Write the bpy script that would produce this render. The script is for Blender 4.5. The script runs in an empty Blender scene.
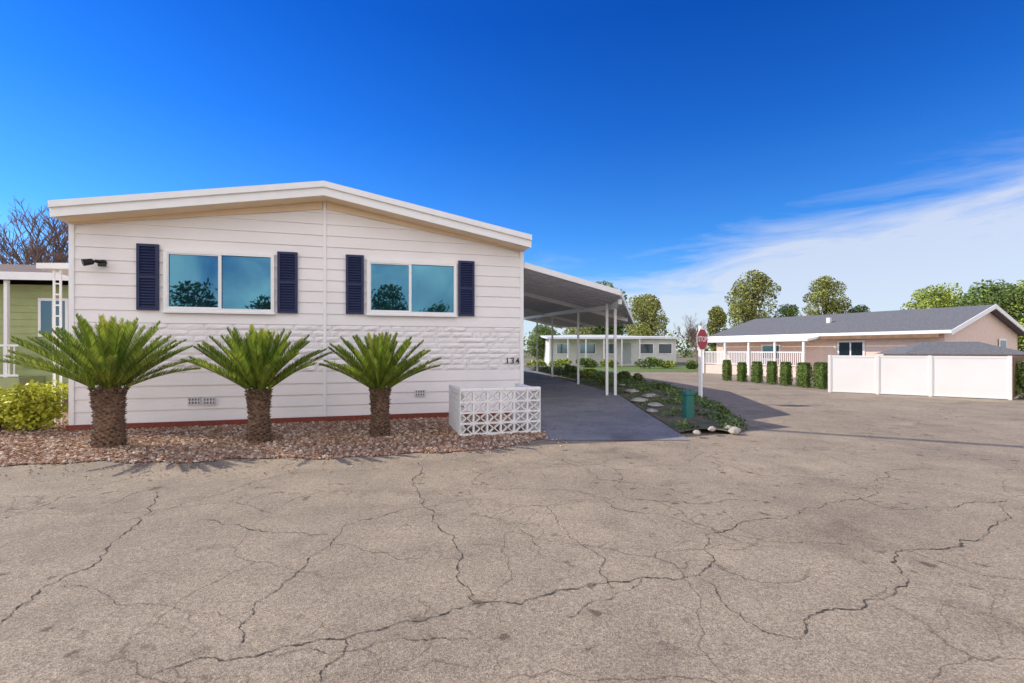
import bpy, math, random
from mathutils import Vector, Matrix, noise
R=math.radians
random.seed(7)
scene=bpy.context.scene
C=scene.collection
F=483.0; HZ=350.0; CH=1.5

def at(px,Y,py=None):
    x=(px-512)/F*Y
    return (x,Y,CH+(HZ-py)*Y/F) if py is not None else (x,Y)

# ---------------------------------------------------------------- materials
MATS={}
def mat(name,col,rough=.7,var=.0,scale=8,bump=0,bscale=60,metal=0,spec=.4,island=0,trans=0,col2=None,coord='Object',stretch=None):
    m=bpy.data.materials.new(name); m.use_nodes=True; nt=m.node_tree; N=nt.nodes; L=nt.links
    b=N['Principled BSDF']; b.inputs['Roughness'].default_value=rough; b.inputs['Metallic'].default_value=metal
    b.inputs['Specular IOR Level'].default_value=spec
    tc=N.new('ShaderNodeTexCoord'); co=tc.outputs[coord]
    if stretch:
        mp=N.new('ShaderNodeMapping'); mp.inputs['Scale'].default_value=stretch; L.new(co,mp.inputs[0]); co=mp.outputs[0]
    c=(*col,1); c2=(*(col2 or [v*(1-var) for v in col]),1)
    n=N.new('ShaderNodeTexNoise'); n.inputs['Scale'].default_value=scale; n.inputs['Detail'].default_value=6; L.new(co,n.inputs['Vector'])
    r=N.new('ShaderNodeValToRGB'); r.color_ramp.elements[0].position=.35; r.color_ramp.elements[1].position=.65
    r.color_ramp.elements[0].color=c2; r.color_ramp.elements[1].color=c
    L.new(n.outputs['Fac'],r.inputs[0]); out=r.outputs[0]
    if island:
        g=N.new('ShaderNodeNewGeometry'); hs=N.new('ShaderNodeHueSaturation')
        mr=N.new('ShaderNodeMapRange'); mr.inputs[3].default_value=1-island; mr.inputs[4].default_value=1+island
        L.new(g.outputs['Random Per Island'],mr.inputs[0]); L.new(mr.outputs[0],hs.inputs['Value']); L.new(out,hs.inputs['Color']); out=hs.outputs[0]
    L.new(out,b.inputs['Base Color'])
    if bump:
        n2=N.new('ShaderNodeTexNoise'); n2.inputs['Scale'].default_value=bscale; n2.inputs['Detail'].default_value=4; L.new(co,n2.inputs['Vector'])
        bp=N.new('ShaderNodeBump'); bp.inputs['Strength'].default_value=bump; bp.inputs['Distance'].default_value=.02
        L.new(n2.outputs['Fac'],bp.inputs['Height']); L.new(bp.outputs[0],b.inputs['Normal'])
    if trans:
        t=N.new('ShaderNodeBsdfTranslucent'); L.new(out,t.inputs[0]); mx=N.new('ShaderNodeMixShader'); mx.inputs[0].default_value=trans
        L.new(b.outputs[0],mx.inputs[1]); L.new(t.outputs[0],mx.inputs[2]); L.new(mx.outputs[0],N['Material Output'].inputs[0])
    MATS[name]=m; return m

white=mat('white_paint',(.93,.88,.845),.55,.06,1.2,.12,40)
trimw=mat('trim_white',(.93,.915,.885),.45,.04,5,.05,60)
tan=mat('soffit_tan',(.88,.69,.48),.6,.06,4)
navy=mat('navy_shutter',(.020,.030,.095),.5,.2,9)
redp=mat('red_brick_paint',(.29,.065,.042),.7,.35,12,.2,70)
roofw=mat('white_roof_metal',(.80,.80,.80),.4,.05,2)
soff=mat('carport_panel',(.84,.84,.84),.5,.08,3)
ribm=mat('carport_rib',(.60,.60,.61),.5,.08,3)
black=mat('black_metal',(.015,.015,.017),.4,.2)
dark=mat('dark_recess',(.03,.03,.035),.9,.2)
ventm=mat('vent_metal',(.80,.77,.75),.5,.1)
ventd=mat('vent_shadow',(.22,.21,.21),.8,.1)
trunkm=mat('palm_trunk',(.25,.155,.10),.9,.55,25,.6,60,island=.45)
frond=mat('palm_frond',(.29,.36,.045),.42,.35,3,island=.55,trans=.28,spec=.5,col2=(.12,.20,.025))
frond2=mat('palm_new_frond',(.54,.55,.09),.5,.3,3,island=.3,trans=.3)
bark=mat('tree_bark',(.13,.10,.08),.9,.4,20,.4,40)
greens={}
for k,c in dict(olive=(.33,.35,.085),dark=(.12,.18,.04),lime=(.40,.48,.08),mid=(.19,.27,.06),yellow=(.62,.64,.06),hedge=(.15,.23,.04),cover=(.15,.22,.065)).items():
    greens[k]=mat('leaf_'+k,c,.6,.40,.6 if k in('olive','dark','lime','mid') else 3,island=.3)
stone=mat('field_stone',(.52,.48,.42),.85,.35,6,.4,30)
soil=mat('bed_soil',(.20,.16,.10),.95,.4,5,.5,50,col2=(.09,.10,.045))
sage=mat('sage_green_siding',(.42,.47,.22),.7,.1,3)
shingle=mat('grey_shingle',(.19,.19,.195),.9,.35,12,.3,50)
browns=mat('brown_shingle',(.18,.12,.10),.9,.35,12,.3,50)
pink=mat('pink_stucco',(.84,.65,.54),.8,.08,4,.2,60)
vinyl=mat('vinyl_fence',(.92,.90,.86),.4,.06,.8)
wood=mat('brown_wood',(.26,.15,.08),.8,.3,6)
redsign=mat('sign_red',(.42,.012,.02),.4,.1)
greenbox=mat('green_plastic',(.03,.18,.14),.5,.15)
farw=mat('far_wall_white',(.70,.70,.66),.7,.1,3)
farb=mat('far_wall_grey',(.42,.46,.46),.7,.1,3)
twig=mat('bare_twig',(.30,.21,.17),.9,.3,5)

def glass(name,col,rough=.02,bs=.05):
    m=bpy.data.materials.new(name); m.use_nodes=True; nt=m.node_tree; N=nt.nodes; L=nt.links; b=N['Principled BSDF']
    b.inputs['Metallic'].default_value=.9; b.inputs['Roughness'].default_value=rough
    tc=N.new('ShaderNodeTexCoord'); n=N.new('ShaderNodeTexNoise'); n.inputs['Scale'].default_value=1.1; n.inputs['Detail'].default_value=0; L.new(tc.outputs['Object'],n.inputs['Vector'])
    r=N.new('ShaderNodeValToRGB'); r.color_ramp.elements[0].color=(*[c*.8 for c in col],1); r.color_ramp.elements[1].color=(*col,1); L.new(n.outputs[0],r.inputs[0]); L.new(r.outputs[0],b.inputs['Base Color'])
    bp=N.new('ShaderNodeBump'); bp.inputs['Strength'].default_value=bs; bp.inputs['Distance'].default_value=.05; L.new(n.outputs[0],bp.inputs['Height']); L.new(bp.outputs[0],b.inputs['Normal'])
    return m
pane=glass('window_glass',(.06,.19,.28),.015,.16)
panefar=glass('far_window_glass',(.10,.15,.18),.1)

def asphalt(name,base,dk,spk=.5,crack=True,stain=True,vs=110):
    m=bpy.data.materials.new(name); m.use_nodes=True; nt=m.node_tree; N=nt.nodes; L=nt.links; b=N['Principled BSDF']
    b.inputs['Roughness'].default_value=.9; b.inputs['Specular IOR Level'].default_value=.25
    tc=N.new('ShaderNodeTexCoord'); co=tc.outputs['Object']
    def noi(s,d=5,rough=.6,off=0):
        n=N.new('ShaderNodeTexNoise'); n.inputs['Scale'].default_value=s; n.inputs['Detail'].default_value=d; n.inputs['Roughness'].default_value=rough
        if off:
            mp=N.new('ShaderNodeMapping'); mp.inputs['Location'].default_value=(off,off*1.7,0); L.new(co,mp.inputs[0]); L.new(mp.outputs[0],n.inputs['Vector'])
        else: L.new(co,n.inputs['Vector'])
        return n.outputs['Fac']
    def ramp(f,p0,c0,p1,c1):
        r=N.new('ShaderNodeValToRGB'); r.color_ramp.elements[0].position=p0; r.color_ramp.elements[1].position=p1
        r.color_ramp.elements[0].color=(*c0,1); r.color_ramp.elements[1].color=(*c1,1); L.new(f,r.inputs[0]); return r.outputs[0]
    def mul(a,bb,f=1):
        x=N.new('ShaderNodeMixRGB'); x.blend_type='MULTIPLY'; x.inputs[0].default_value=f; L.new(a,x.inputs[1]); L.new(bb,x.inputs[2]); return x.outputs[0]
    c=ramp(noi(.35,6),.3,dk,.7,base)
    c=mul(c,ramp(noi(1.1,10,.74,3.1),.34,(.76,.76,.77),.66,(1.11,1.10,1.08)))
    v=N.new('ShaderNodeTexVoronoi'); v.inputs['Scale'].default_value=vs; L.new(co,v.inputs['Vector'])
    sp=N.new('ShaderNodeSeparateColor'); L.new(v.outputs['Color'],sp.inputs[0])
    c=mul(c,ramp(sp.outputs[0],0,(1-spk,)*3,1,(1+spk*.8,1+spk*.75,1+spk*.7)))
    c=mul(c,ramp(noi(28,6,.8),.3,(.72,.72,.72),.7,(1.2,1.2,1.2)))
    if stain:
        c=mul(c,ramp(noi(.9,3),.28,(.70,.69,.69),.42,(1,1,1)))
        st=ramp(noi(6,3,.5,5.3),.62,(1,1,1),.69,(.48,.46,.44)); mk=ramp(noi(.6,2,.5,9.1),.47,(0,0,0),.57,(1,1,1))
        x=N.new('ShaderNodeMixRGB'); x.blend_type='MULTIPLY'; L.new(mk,x.inputs[0]); L.new(c,x.inputs[1]); L.new(st,x.inputs[2]); c=x.outputs[0]
    h=v.outputs['Distance']
    if crack:
        dn=N.new('ShaderNodeTexNoise'); dn.inputs['Scale'].default_value=1.3; dn.inputs['Detail'].default_value=8; L.new(co,dn.inputs['Vector'])
        ad=N.new('ShaderNodeMixRGB'); ad.blend_type='LINEAR_LIGHT'; ad.inputs[0].default_value=.35; L.new(co,ad.inputs[1]); L.new(dn.outputs['Color'],ad.inputs[2])
        for sc,wd,dkn,lo in ((.75,.007,.50,.43),(1.9,.013,.62,.48)):
            ve=N.new('ShaderNodeTexVoronoi'); ve.feature='DISTANCE_TO_EDGE'; ve.inputs['Scale'].default_value=sc; L.new(ad.outputs[0],ve.inputs['Vector'])
            line=ramp(ve.outputs['Distance'],.0,(dkn,dkn*.95,dkn*.9),wd,(1,1,1))
            msk=ramp(noi(.45,2,.6,sc*3),lo,(0,0,0),lo+.1,(1,1,1))
            x=N.new('ShaderNodeMixRGB'); x.blend_type='MULTIPLY'; L.new(msk,x.inputs[0]); L.new(c,x.inputs[1]); L.new(line,x.inputs[2]); c=x.outputs[0]
    L.new(c,b.inputs['Base Color'])
    bp=N.new('ShaderNodeBump'); bp.inputs['Strength'].default_value=.5; bp.inputs['Distance'].default_value=.006; L.new(h,bp.inputs['Height']); L.new(bp.outputs[0],b.inputs['Normal'])
    return m
roadm=asphalt('worn_asphalt',(.405,.33,.243),(.32,.262,.195),.38,vs=130)
drvm=asphalt('driveway_asphalt',(.33,.325,.325),(.25,.25,.255),.3,False)
crackm=mat('crack_fill',(.10,.08,.058),.95,.5,30)
def gravelmat():
    m=mat('gravel_stone',(.42,.30,.22),.85,.5,3,island=.0)
    nt=m.node_tree;N=nt.nodes;L=nt.links;b=N['Principled BSDF']
    g=N.new('ShaderNodeNewGeometry'); r=N.new('ShaderNodeValToRGB'); L.new(g.outputs['Random Per Island'],r.inputs[0])
    e=r.color_ramp.elements; e[0].color=(.18,.09,.055,1); e[1].position=1; e[1].color=(.78,.69,.58,1)
    for p,c in ((.3,(.36,.21,.13,1)),(.6,(.46,.30,.20,1)),(.85,(.57,.44,.33,1))):
        q=e.new(p); q.color=c
    L.new(r.outputs[0],b.inputs['Base Color']); return m
gravm=gravelmat()
gravbase=asphalt('gravel_base',(.35,.22,.14),(.25,.15,.095),.8,False,False,60)
dirt=mat('dry_ground',(.24,.21,.13),.95,.3,.05,.2,3)

# ---------------------------------------------------------------- mesh builder
class MB:
    def __init__(s): s.v=[]; s.f=[]
    def poly(s,pts):
        n=len(s.v); s.v+= [tuple(p) for p in pts]; s.f.append(tuple(range(n,n+len(pts)))); return s
    def hexa(s,p):   # 8 points bottom 4, top 4
        n=len(s.v); s.v+=[tuple(q) for q in p]
        for f in ((3,2,1,0),(4,5,6,7),(0,1,5,4),(1,2,6,5),(2,3,7,6),(3,0,4,7)): s.f.append(tuple(n+i for i in f))
        return s
    def box(s,x0,x1,y0,y1,z0,z1):
        return s.hexa([(x0,y0,z0),(x1,y0,z0),(x1,y1,z0),(x0,y1,z0),(x0,y0,z1),(x1,y0,z1),(x1,y1,z1),(x0,y1,z1)])
    def bar(s,a,b,w,h,up=(0,0,1)):
        a=Vector(a);b=Vector(b);d=(b-a).normalized();u=Vector(up)
        if abs(d.dot(u))>.98: u=Vector((0,1,0))
        x=d.cross(u).normalized()*w/2; z=x.cross(d).normalized()*h/2
        return s.hexa([a-x-z,a+x-z,b+x-z,b-x-z,a-x+z,a+x+z,b+x+z,b-x+z])
    def tube(s,pts,rs,n=8,cap=True):
        base=len(s.v); pts=[Vector(p) for p in pts]
        for i,p in enumerate(pts):
            d=(pts[min(i+1,len(pts)-1)]-pts[max(i-1,0)]).normalized()
            u=Vector((1,0,0)) if abs(d.x)<.8 else Vector((0,1,0))
            x=d.cross(u).normalized(); y=d.cross(x)
            for k in range(n):
                a=2*math.pi*k/n; s.v.append(tuple(p+(x*math.cos(a)+y*math.sin(a))*rs[i]))
        for i in range(len(pts)-1):
            for k in range(n):
                k2=(k+1)%n; s.f.append((base+i*n+k,base+i*n+k2,base+(i+1)*n+k2,base+(i+1)*n+k))
        if cap:
            s.f.append(tuple(base+k for k in range(n))[::-1]); s.f.append(tuple(base+(len(pts)-1)*n+k for k in range(n)))
        return s
    def prism(s,poly,axis,a,b):
        n=len(poly)
        def P(p,t): return {'y':(p[0],t,p[1]),'x':(t,p[0],p[1]),'z':(p[0],p[1],t)}[axis]
        k=len(s.v); s.v+=[P(p,a) for p in poly]+[P(p,b) for p in poly]
        s.f.append(tuple(range(k,k+n))); s.f.append(tuple(range(k+2*n-1,k+n-1,-1)))
        for i in range(n):
            j=(i+1)%n; s.f.append((k+i,k+n+i,k+n+j,k+j))
        return s
    def rock(s,c,r,sq=.6,seed=0):
        k=len(s.v); rings=[(-.9,.45),(-.3,.95),(.35,.85),(.85,.4)]; n=7
        rnd=random.Random(seed)
        for h,q in rings:
            for i in range(n):
                a=2*math.pi*i/n; j=1+rnd.uniform(-.2,.2)
                s.v.append((c[0]+math.cos(a)*q*r*j,c[1]+math.sin(a)*q*r*j*.85,c[2]+h*r*sq*(1+rnd.uniform(-.1,.1))))
        for a in range(3):
            for i in range(n):
                j=(i+1)%n; s.f.append((k+a*n+i,k+a*n+j,k+(a+1)*n+j,k+(a+1)*n+i))
        s.f.append(tuple(k+i for i in range(n))[::-1]); s.f.append(tuple(k+3*n+i for i in range(n)))
    def build(s,name,m,parent=None,world=False,smooth=False,bevel=0):
        vs=s.v
        if world and parent is not None:
            M=(Matrix.Translation(parent.location)@Matrix.Rotation(parent.rotation_euler.z,4,'Z')).inverted()
            vs=[tuple(M@Vector(v)) for v in vs]
        me=bpy.data.meshes.new(name); me.from_pydata(vs,[],s.f); me.update()
        if smooth: me.polygons.foreach_set('use_smooth',[True]*len(me.polygons))
        me.materials.append(m); o=bpy.data.objects.new(name,me); C.objects.link(o)
        if parent is not None: o.parent=parent
        if bevel:
            bm=o.modifiers.new('bevel','BEVEL'); bm.width=bevel; bm.segments=2; bm.limit_method='ANGLE'
        return o
def tag(o,label,cat,group=None):
    o['label']=label;o['category']=cat
    if group:o['group']=group
    return o
def thing(name,label,cat,loc=(0,0,0),rz=0,group=None):
    o=bpy.data.objects.new(name,None); C.objects.link(o); o.location=loc; o.rotation_euler=(0,0,rz); o.empty_display_size=.2
    return tag(o,label,cat,group)
def kind(o,k): o['kind']=k; return o
def stuff(o,label,cat): tag(o,label,cat); o['kind']='stuff'; return o

# ---------------------------------------------------------------- ground
kind(MB().poly([(-1500,-600,-.03),(1500,-600,-.03),(1500,2500,-.03),(-1500,2500,-.03)]).build('ground',dirt),'structure')
kind(MB().poly([(-60,-30,0),(70,-30,0),(70,52,0),(-60,52,0)]).build('road',roadm),'structure')
def zd(Y):
    pts=[(7.9,.006),(8.6,.02),(11.3,.10),(14,.2),(17,.3),(20.6,.35),(24,.4),(60,.42)]
    if Y<=pts[0][0]: return pts[0][1]
    for (a,za),(b,zb) in zip(pts,pts[1:]):
        if Y<=b: return za+(zb-za)*(Y-a)/(b-a)
    return .42
def interp(tab,Y):
    if Y<=tab[0][0]: return tab[0][1]
    for (a,x),(b,y) in zip(tab,tab[1:]):
        if Y<=b: return x+(y-x)*(Y-a)/(b-a)
    return tab[-1][1]
drvR=[(8.0,2.95),(9,3.0),(11.3,3.05),(14,3.12),(17,2.5),(20.6,1.9),(24,1.45),(34,.6)]
drvL=[(8.0,.55),(9,.5),(11.2,.2),(34,-6)]
bedR=[(8.6,4.0),(9.2,4.55),(11.1,5.15),(15,5.95),(20,6.4),(26,6.2),(34,5)]
m=MB(); ys=[8.0,8.3,8.6,9,9.6,10.4,11.3,12.5,14,15.5,17,18.8,20.6,22.3,24,28,34]
for a,b in zip(ys,ys[1:]):
    m.poly([(interp(drvL,a),a,zd(a)),(interp(drvR,a),a,zd(a)),(interp(drvR,b),b,zd(b)),(interp(drvL,b),b,zd(b))])
kind(m.build('driveway',drvm),'structure')
def bedz(x,Y):
    l=interp(drvR,Y); r=interp(bedR,Y); t=max(0,min(1,(x-l)/(r-l)))
    return zd(Y)*(1-t**1.6)+.012+.07*math.sin(math.pi*t)
m=MB(); ys=[8.6+i*.5 for i in range(51)]
for a,b in zip(ys,ys[1:]):
    for i in range(8):
        q=[]
        for (Y,t) in ((a,i/8),(a,(i+1)/8),(b,(i+1)/8),(b,i/8)):
            l=interp(drvR,Y);r=interp(bedR,Y); x=l+(r-l)*t; q.append((x,Y,bedz(x,Y)))
        m.poly(q)
kind(m.build('planting_bed',soil,smooth=True),'structure')

# gravel bed
gedge=[(-30,5.9),(-9,6.1),(-6.9,6.3),(-4,6.55),(-1.5,6.9),(-.4,7.35),(.25,7.75),(.5,8.1)]
def gfront(x): return interp(gedge,x)+.08*math.sin(x*3.1)+.05*math.sin(x*7.7)
def gback(x): return 14.0 if x<-8.3 else 8.9+(x+8.11)*.2759
m=MB(); xs=[-30+i for i in range(20)]+[-10+i*.1 for i in range(106)]
for a,b in zip(xs,xs[1:]):
    m.poly([(a,gfront(a),.012),(b,gfront(b),.012),(b,gback(b),.012),(a,gback(a),.012)])
m.poly([(-40,14.0,.012),(-8.3,14.0,.012),(-8.3,40,.012),(-40,40,.012)])
kind(m.build('gravel_bed',gravbase),'structure')
m=MB(); rnd=random.Random(3)
def pebble(x,y,r):
    k=len(m.v); n=5; z=.012
    a0=rnd.uniform(0,6)
    for i in range(n):
        a=a0+2*math.pi*i/n; q=r*rnd.uniform(.8,1.25); m.v.append((x+math.cos(a)*q,y+math.sin(a)*q,z))
    for i in range(n):
        a=a0+2*math.pi*(i+.4)/n; q=r*rnd.uniform(.5,.9); m.v.append((x+math.cos(a)*q,y+math.sin(a)*q,z+r*rnd.uniform(.6,1.0)))
    for i in range(n):
        j=(i+1)%n; m.f.append((k+i,k+j,k+n+j,k+n+i))
    m.f.append(tuple(k+n+i for i in range(n)))
for i in range(21000):
    x=rnd.uniform(-11.5,.6); y0=gfront(x); y1=min(gback(x),10.5) if x<-8.1 else gback(x)
    y=rnd.uniform(y0-.05,y1)
    if rnd.random()<.35: y=y0+(y1-y0)*rnd.random()**2
    pebble(x,y,rnd.choice((.012,.015,.018,.022,.03)))
for i in range(900):
    x=rnd.uniform(-10,.9); pebble(x,gfront(x)-rnd.random()**2.4*.9,rnd.uniform(.006,.014))
stuff(m.build('gravel',gravm),'loose brown and cream river gravel spread in front of the white home','gravel')

# cracks traced on the road surface
cr=[([(160,490),(150,510),(110,545),(60,580),(0,625)],.016),([(0,520),(60,497),(150,470)],.012),
([(130,683),(200,658),(260,655),(340,640),(400,622),(470,605),(560,590),(640,578),(700,575),(715,560),(705,535),(760,520),(800,515)],.018),
([(420,465),(425,500),(440,530),(460,560),(470,590),(475,605)],.016),([(235,650),(240,625),(260,600),(300,570),(330,545),(345,525),(400,510),(480,500)],.013),
([(200,520),(260,530),(330,535)],.012),([(550,505),(575,540),(600,570),(610,585)],.010),
([(800,640),(850,610),(900,570),(905,550),(960,540),(1000,505)],.016),([(700,575),(720,600),(760,630),(800,640)],.013),
([(480,520),(560,505),(650,500),(700,505)],.010),([(840,490),(900,510),(960,505),(1020,500)],.013),([(600,500),(680,520),(760,540),(850,545)],.010),
([(260,655),(330,655),(420,640),(470,640)],.010),([(320,683),(345,650),(345,640)],.012),([(130,520),(200,500),(300,470)],.009),
([(640,578),(610,600),(560,620)],.008),([(905,550),(980,575),(1024,580)],.010),([(700,460),(760,475),(840,480)],.016),([(490,480),(500,520),(530,560)],.007),
([(560,455),(600,480),(690,495)],.010),([(800,515),(850,500),(940,470)],.012),([(60,580),(110,600),(180,610),(240,625)],.008),([(330,545),(400,560),(460,560)],.007)]
def frac(pts,it,amp,rn):
    for _ in range(it):
        o=[pts[0]]
        for a,b in zip(pts,pts[1:]):
            d=b-a; o.append((a+b)/2+Vector((-d.y,d.x,0))*rn.uniform(-amp,amp)); o.append(b)
        pts=o
    return pts
m=MB(); rn=random.Random(11)
for pl,w in cr:
    w*=.46
    pts=[Vector(((px-512)/F*(724.5/(py-HZ)),724.5/(py-HZ),.004)) for px,py in pl]
    pts=frac(pts,5,.17,rn)
    ph=rn.uniform(0,9); ws=[w*(.25+.9*abs(noise.noise(Vector((i*.19+ph,ph,0))))*1.8)*(1 if .03<i/len(pts)<.97 else .3) for i in range(len(pts))]
    L_=[];R_=[]
    for i,p in enumerate(pts):
        d=(pts[min(i+1,len(pts)-1)]-pts[max(i-1,0)]); nn=Vector((-d.y,d.x,0)).normalized()*ws[i]*.5*(1+p.y*.09)
        L_.append(p+nn*rn.uniform(.5,1.6));R_.append(p-nn*rn.uniform(.5,1.6))
    for i in range(len(pts)-1): m.poly([R_[i],R_[i+1],L_[i+1],L_[i]])
kind(m.build('road_cracks',crackm),'structure')

# ---------------------------------------------------------------- main home
HX,HY,HA=-8.11,8.9,math.atan2(.2659,.9641)
home=thing('mobile_home','white mobile home with shallow gable roof, navy shutters and number 134','house',(HX,HY,0),HA)
def hp(px,py,off=0.0):  # photo point on the wall plane -> (s,z)
    bx=HX+.2659*off; by=HY-.9641*off
    k=(px-512)/F; s=(-bx+k*by)/(.9641-k*.2659); Y=by+.2659*s
    return s,CH+(HZ-py)*Y/F
W=8.65; MID=4.37
XL,XR=-.06,8.71
ZL,ZP,ZR=4.08,4.84,4.04; TH=.25
def rl(s): return ZL+(ZP-ZL)*(s-XL)/(4.4-XL) if s<4.4 else ZP+(ZR-ZP)*(s-4.4)/(XR-4.4)
def rb(s): return rl(s)-TH
m=MB(); m.prism([(0,0),(W,0),(W,rb(W)),(4.4,rb(4.4)),(0,rb(0))],'y',0,16)
def lap(z0,z1,sa,sb,left):
    def lim(z):
        if left:
            if z<=rb(sa): return sa,sb
            s=4.4+(z-rb(4.4))/((ZP-ZL)/(4.4-XL)); return max(sa,s),sb
        else:
            if z<=rb(sb): return sa,sb
            s=4.4+(z-rb(4.4))/((ZR-ZP)/(XR-4.4)); return sa,min(sb,s)
    a0,b0=lim(z0);a1,b1=lim(z1)
    if b0-a0<.05: return
    if b1<a1: a1=b1=(a1+b1)/2
    k=len(m.v); m.v+=[(a0,-.026,z0),(b0,-.026,z0),(b1,-.005,z1),(a1,-.005,z1),(a0,-.0,z0),(b0,-.0,z0),(b1,0.0,z1),(a1,0.0,z1)]
    for f in ((0,1,2,3),(4,5,1,0),(0,3,7,4),(1,5,6,2)): m.f.append(tuple(k+i for i in f))
zs_stone0,zs_stone1=1.05,2.02
def laps(a,b,st):
    n=max(1,round((b-a)/st)); 
    for i in range(n):
        z0=a+(b-a)*i/n; z1=a+(b-a)*(i+1)/n
        lap(z0,z1,0,MID-.03,True); lap(z0,z1,MID+.03,W,False)
laps(.12,zs_stone0,.225); laps(zs_stone1,rb(4.4)-.01,.235)
m.build('siding_wall',white,home)
m=MB(); rs=random.Random(5)
rows=8; hh=(zs_stone1-zs_stone0)/rows
for r in range(rows):
    s=-rs.uniform(0,.3); z0=zs_stone0+r*hh
    while s<W:
        w=rs.choice((.16,.24,.34,.5,.62)); a=max(0,s)+.004; b=min(W,s+w)-.004
        if b-a>.03:
            nx=max(2,int((b-a)/.07)); d0=rs.uniform(.012,.036); k=len(m.v)
            for iz in range(4):
                zz=z0+.004+(hh-.008)*iz/3
                for ix in range(nx+1):
                    edge=iz in(0,3) or ix in(0,nx)
                    d=.004 if edge and iz!=3 else (.007 if edge else d0*rs.uniform(.6,1.1))
                    m.v.append((a+(b-a)*ix/nx,-d-.002,zz))
            for iz in range(3):
                for ix in range(nx):
                    q=k+iz*(nx+1)+ix; m.f.append((q,q+1,q+nx+2,q+nx+1))
        s+=w
m.build('stone_pattern_panel',mat('white_stone_panel',(.93,.88,.845),.6,.08,3,.3,30),home)
MB().box(MID-.03,MID+.03,-.042,-.001,.12,rb(4.37)).build('seam_trim',trimw,home)
for (a,b,c_) in ((-.03,.05,-.03),(W-.05,W+.03,W+.0005)):
    m=MB(); sgn=rb(0 if a<0 else W)-.02
    m.box(a,b,-.042,-.001,.12,sgn); m.box(c_,c_+.0295,-.001,.1,.12,sgn); m.build('corner_trim',trimw,home)
m=MB(); m.box(-.06,W+.03,-.075,-.002,0,.115); m.build('base_board',redp,home)
OV=.45
m=MB(); m.prism([(XL,ZL-TH),(4.4,ZP-TH),(XR,ZR-TH),(XR,ZR),(4.4,ZP),(XL,ZL)],'y',-OV,16.3)
roof=m.build('roof',roofw,home)
m=MB()
for (a,za,b,zb) in ((XL-.02,ZL,4.4,ZP),(4.4,ZP,XR+.02,ZR)):
    m.hexa([(a,-OV-.03,za-TH-.01),(b,-OV-.03,zb-TH-.01),(b,-OV-.002,zb-TH-.01),(a,-OV-.002,za-TH-.01),(a,-OV-.03,za-.02),(b,-OV-.03,zb-.02),(b,-OV-.002,zb-.02),(a,-OV-.002,za-.02)])
    m.hexa([(a,-OV-.075,za-.10),(b,-OV-.075,zb-.10),(b,-OV-.031,zb-.10),(a,-OV-.031,za-.10),(a,-OV-.075,za+.015),(b,-OV-.075,zb+.015),(b,-OV-.031,zb+.015),(a,-OV-.031,za+.015)])
m.build('fascia',trimw,roof)
m=MB()
for (a,za,b,zb) in ((XL+.03,ZL,4.4,ZP),(4.4,ZP,XR-.03,ZR)):
    za-=TH+.005; zb-=TH+.005
    m.poly([(a,-OV+.0,za),(b,-OV,zb),(b,-.04,zb),(a,-.04,za)])
m.build('soffit',tan,roof)
m=MB()
for (a,b) in ((.02,4.33),(4.41,W-.02)):
    za=rb(a)-.008; zb=rb(b)-.008; ha=.03 if a<1 else .15; hb=.15 if b<5 else .03
    m.hexa([(a,-.05,za-ha),(b,-.05,zb-hb),(b,-.03,zb-hb),(a,-.03,za-ha),(a,-.05,za),(b,-.05,zb),(b,-.03,zb),(a,-.03,za)])
    m.build('frieze_board',tan,home); m=MB()

for (pa,pb,pyt_l,pyb_l,pm) in ((165,275,250,311,221),(367,456,260,314,410)):
    a=hp(pa,pyt_l)[0]; b=hp(pb,0)[0]; zt=hp(pa,pyt_l)[1]; zb=hp(pa,pyb_l)[1]; mm=hp(pm,0)[0]
    f=MB(); t=.062; y0,y1=-.085,-.027
    f.box(a,b,y0,y1,zb,zb+t); f.box(a,b,y0,y1,zt-t,zt); f.box(a,a+t,y0,y1,zb+t,zt-t); f.box(b-t,b,y0,y1,zb+t,zt-t)
    f.box(mm-.028,mm+.028,y0+.006,y1,zb+t,zt-t)
    f.box(a+t,mm-.028,y0+.014,y1,zb+t,zb+t+.022); f.box(a+t,mm-.028,y0+.014,y1,zt-t-.022,zt-t); f.box(a+t,a+t+.022,y0+.014,y1,zb+t+.022,zt-t-.022)
    w=f.build('window',trimw,home)
    MB().poly([(a+t,-.04,zb+t),(mm-.028,-.04,zb+t),(mm-.028,-.04,zt-t),(a+t,-.04,zt-t)]).poly([(mm+.028,-.036,zb+t),(b-t,-.036,zb+t),(b-t,-.036,zt-t),(mm+.028,-.036,zt-t)]).build('pane',pane,w)
    MB().box(a-.02,b+.02,-.105,-.027,zb-.035,zb-.002).build('sill',trimw,w)
for (pa,pb,pt,pbm) in ((138,160,244,310),(278,298,252,313),(346,364,255,314),(458,474,261,316)):
    a=hp(pa,0)[0]; b=hp(pb,0)[0]; zt=hp(pa,pt)[1]; zb=hp(pa,pbm)[1]
    f=MB(); t=.05; y0,y1=-.075,-.027; zm=(zb+zt)/2
    f.box(a,a+t,y0,y1,zb,zt); f.box(b-t,b,y0,y1,zb,zt)
    for z in (zb,zm-t/2,zt-t): f.box(a+t,b-t,y0,y1,z,z+t)
    f.box(a+t,b-t,-.035,-.027,zb+t,zt-t)
    for z0,z1 in ((zb+t,zm-t/2),(zm+t/2,zt-t)):
        z=z0+.01
        while z<z1-.03:
            f.hexa([(a+t,y0+.002,z),(b-t,y0+.002,z),(b-t,y0+.010,z),(a+t,y0+.010,z),(a+t,-.045,z+.042),(b-t,-.045,z+.042),(b-t,-.038,z+.042),(a+t,-.038,z+.042)]); z+=.054
    f.build('shutter',navy,home)
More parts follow.
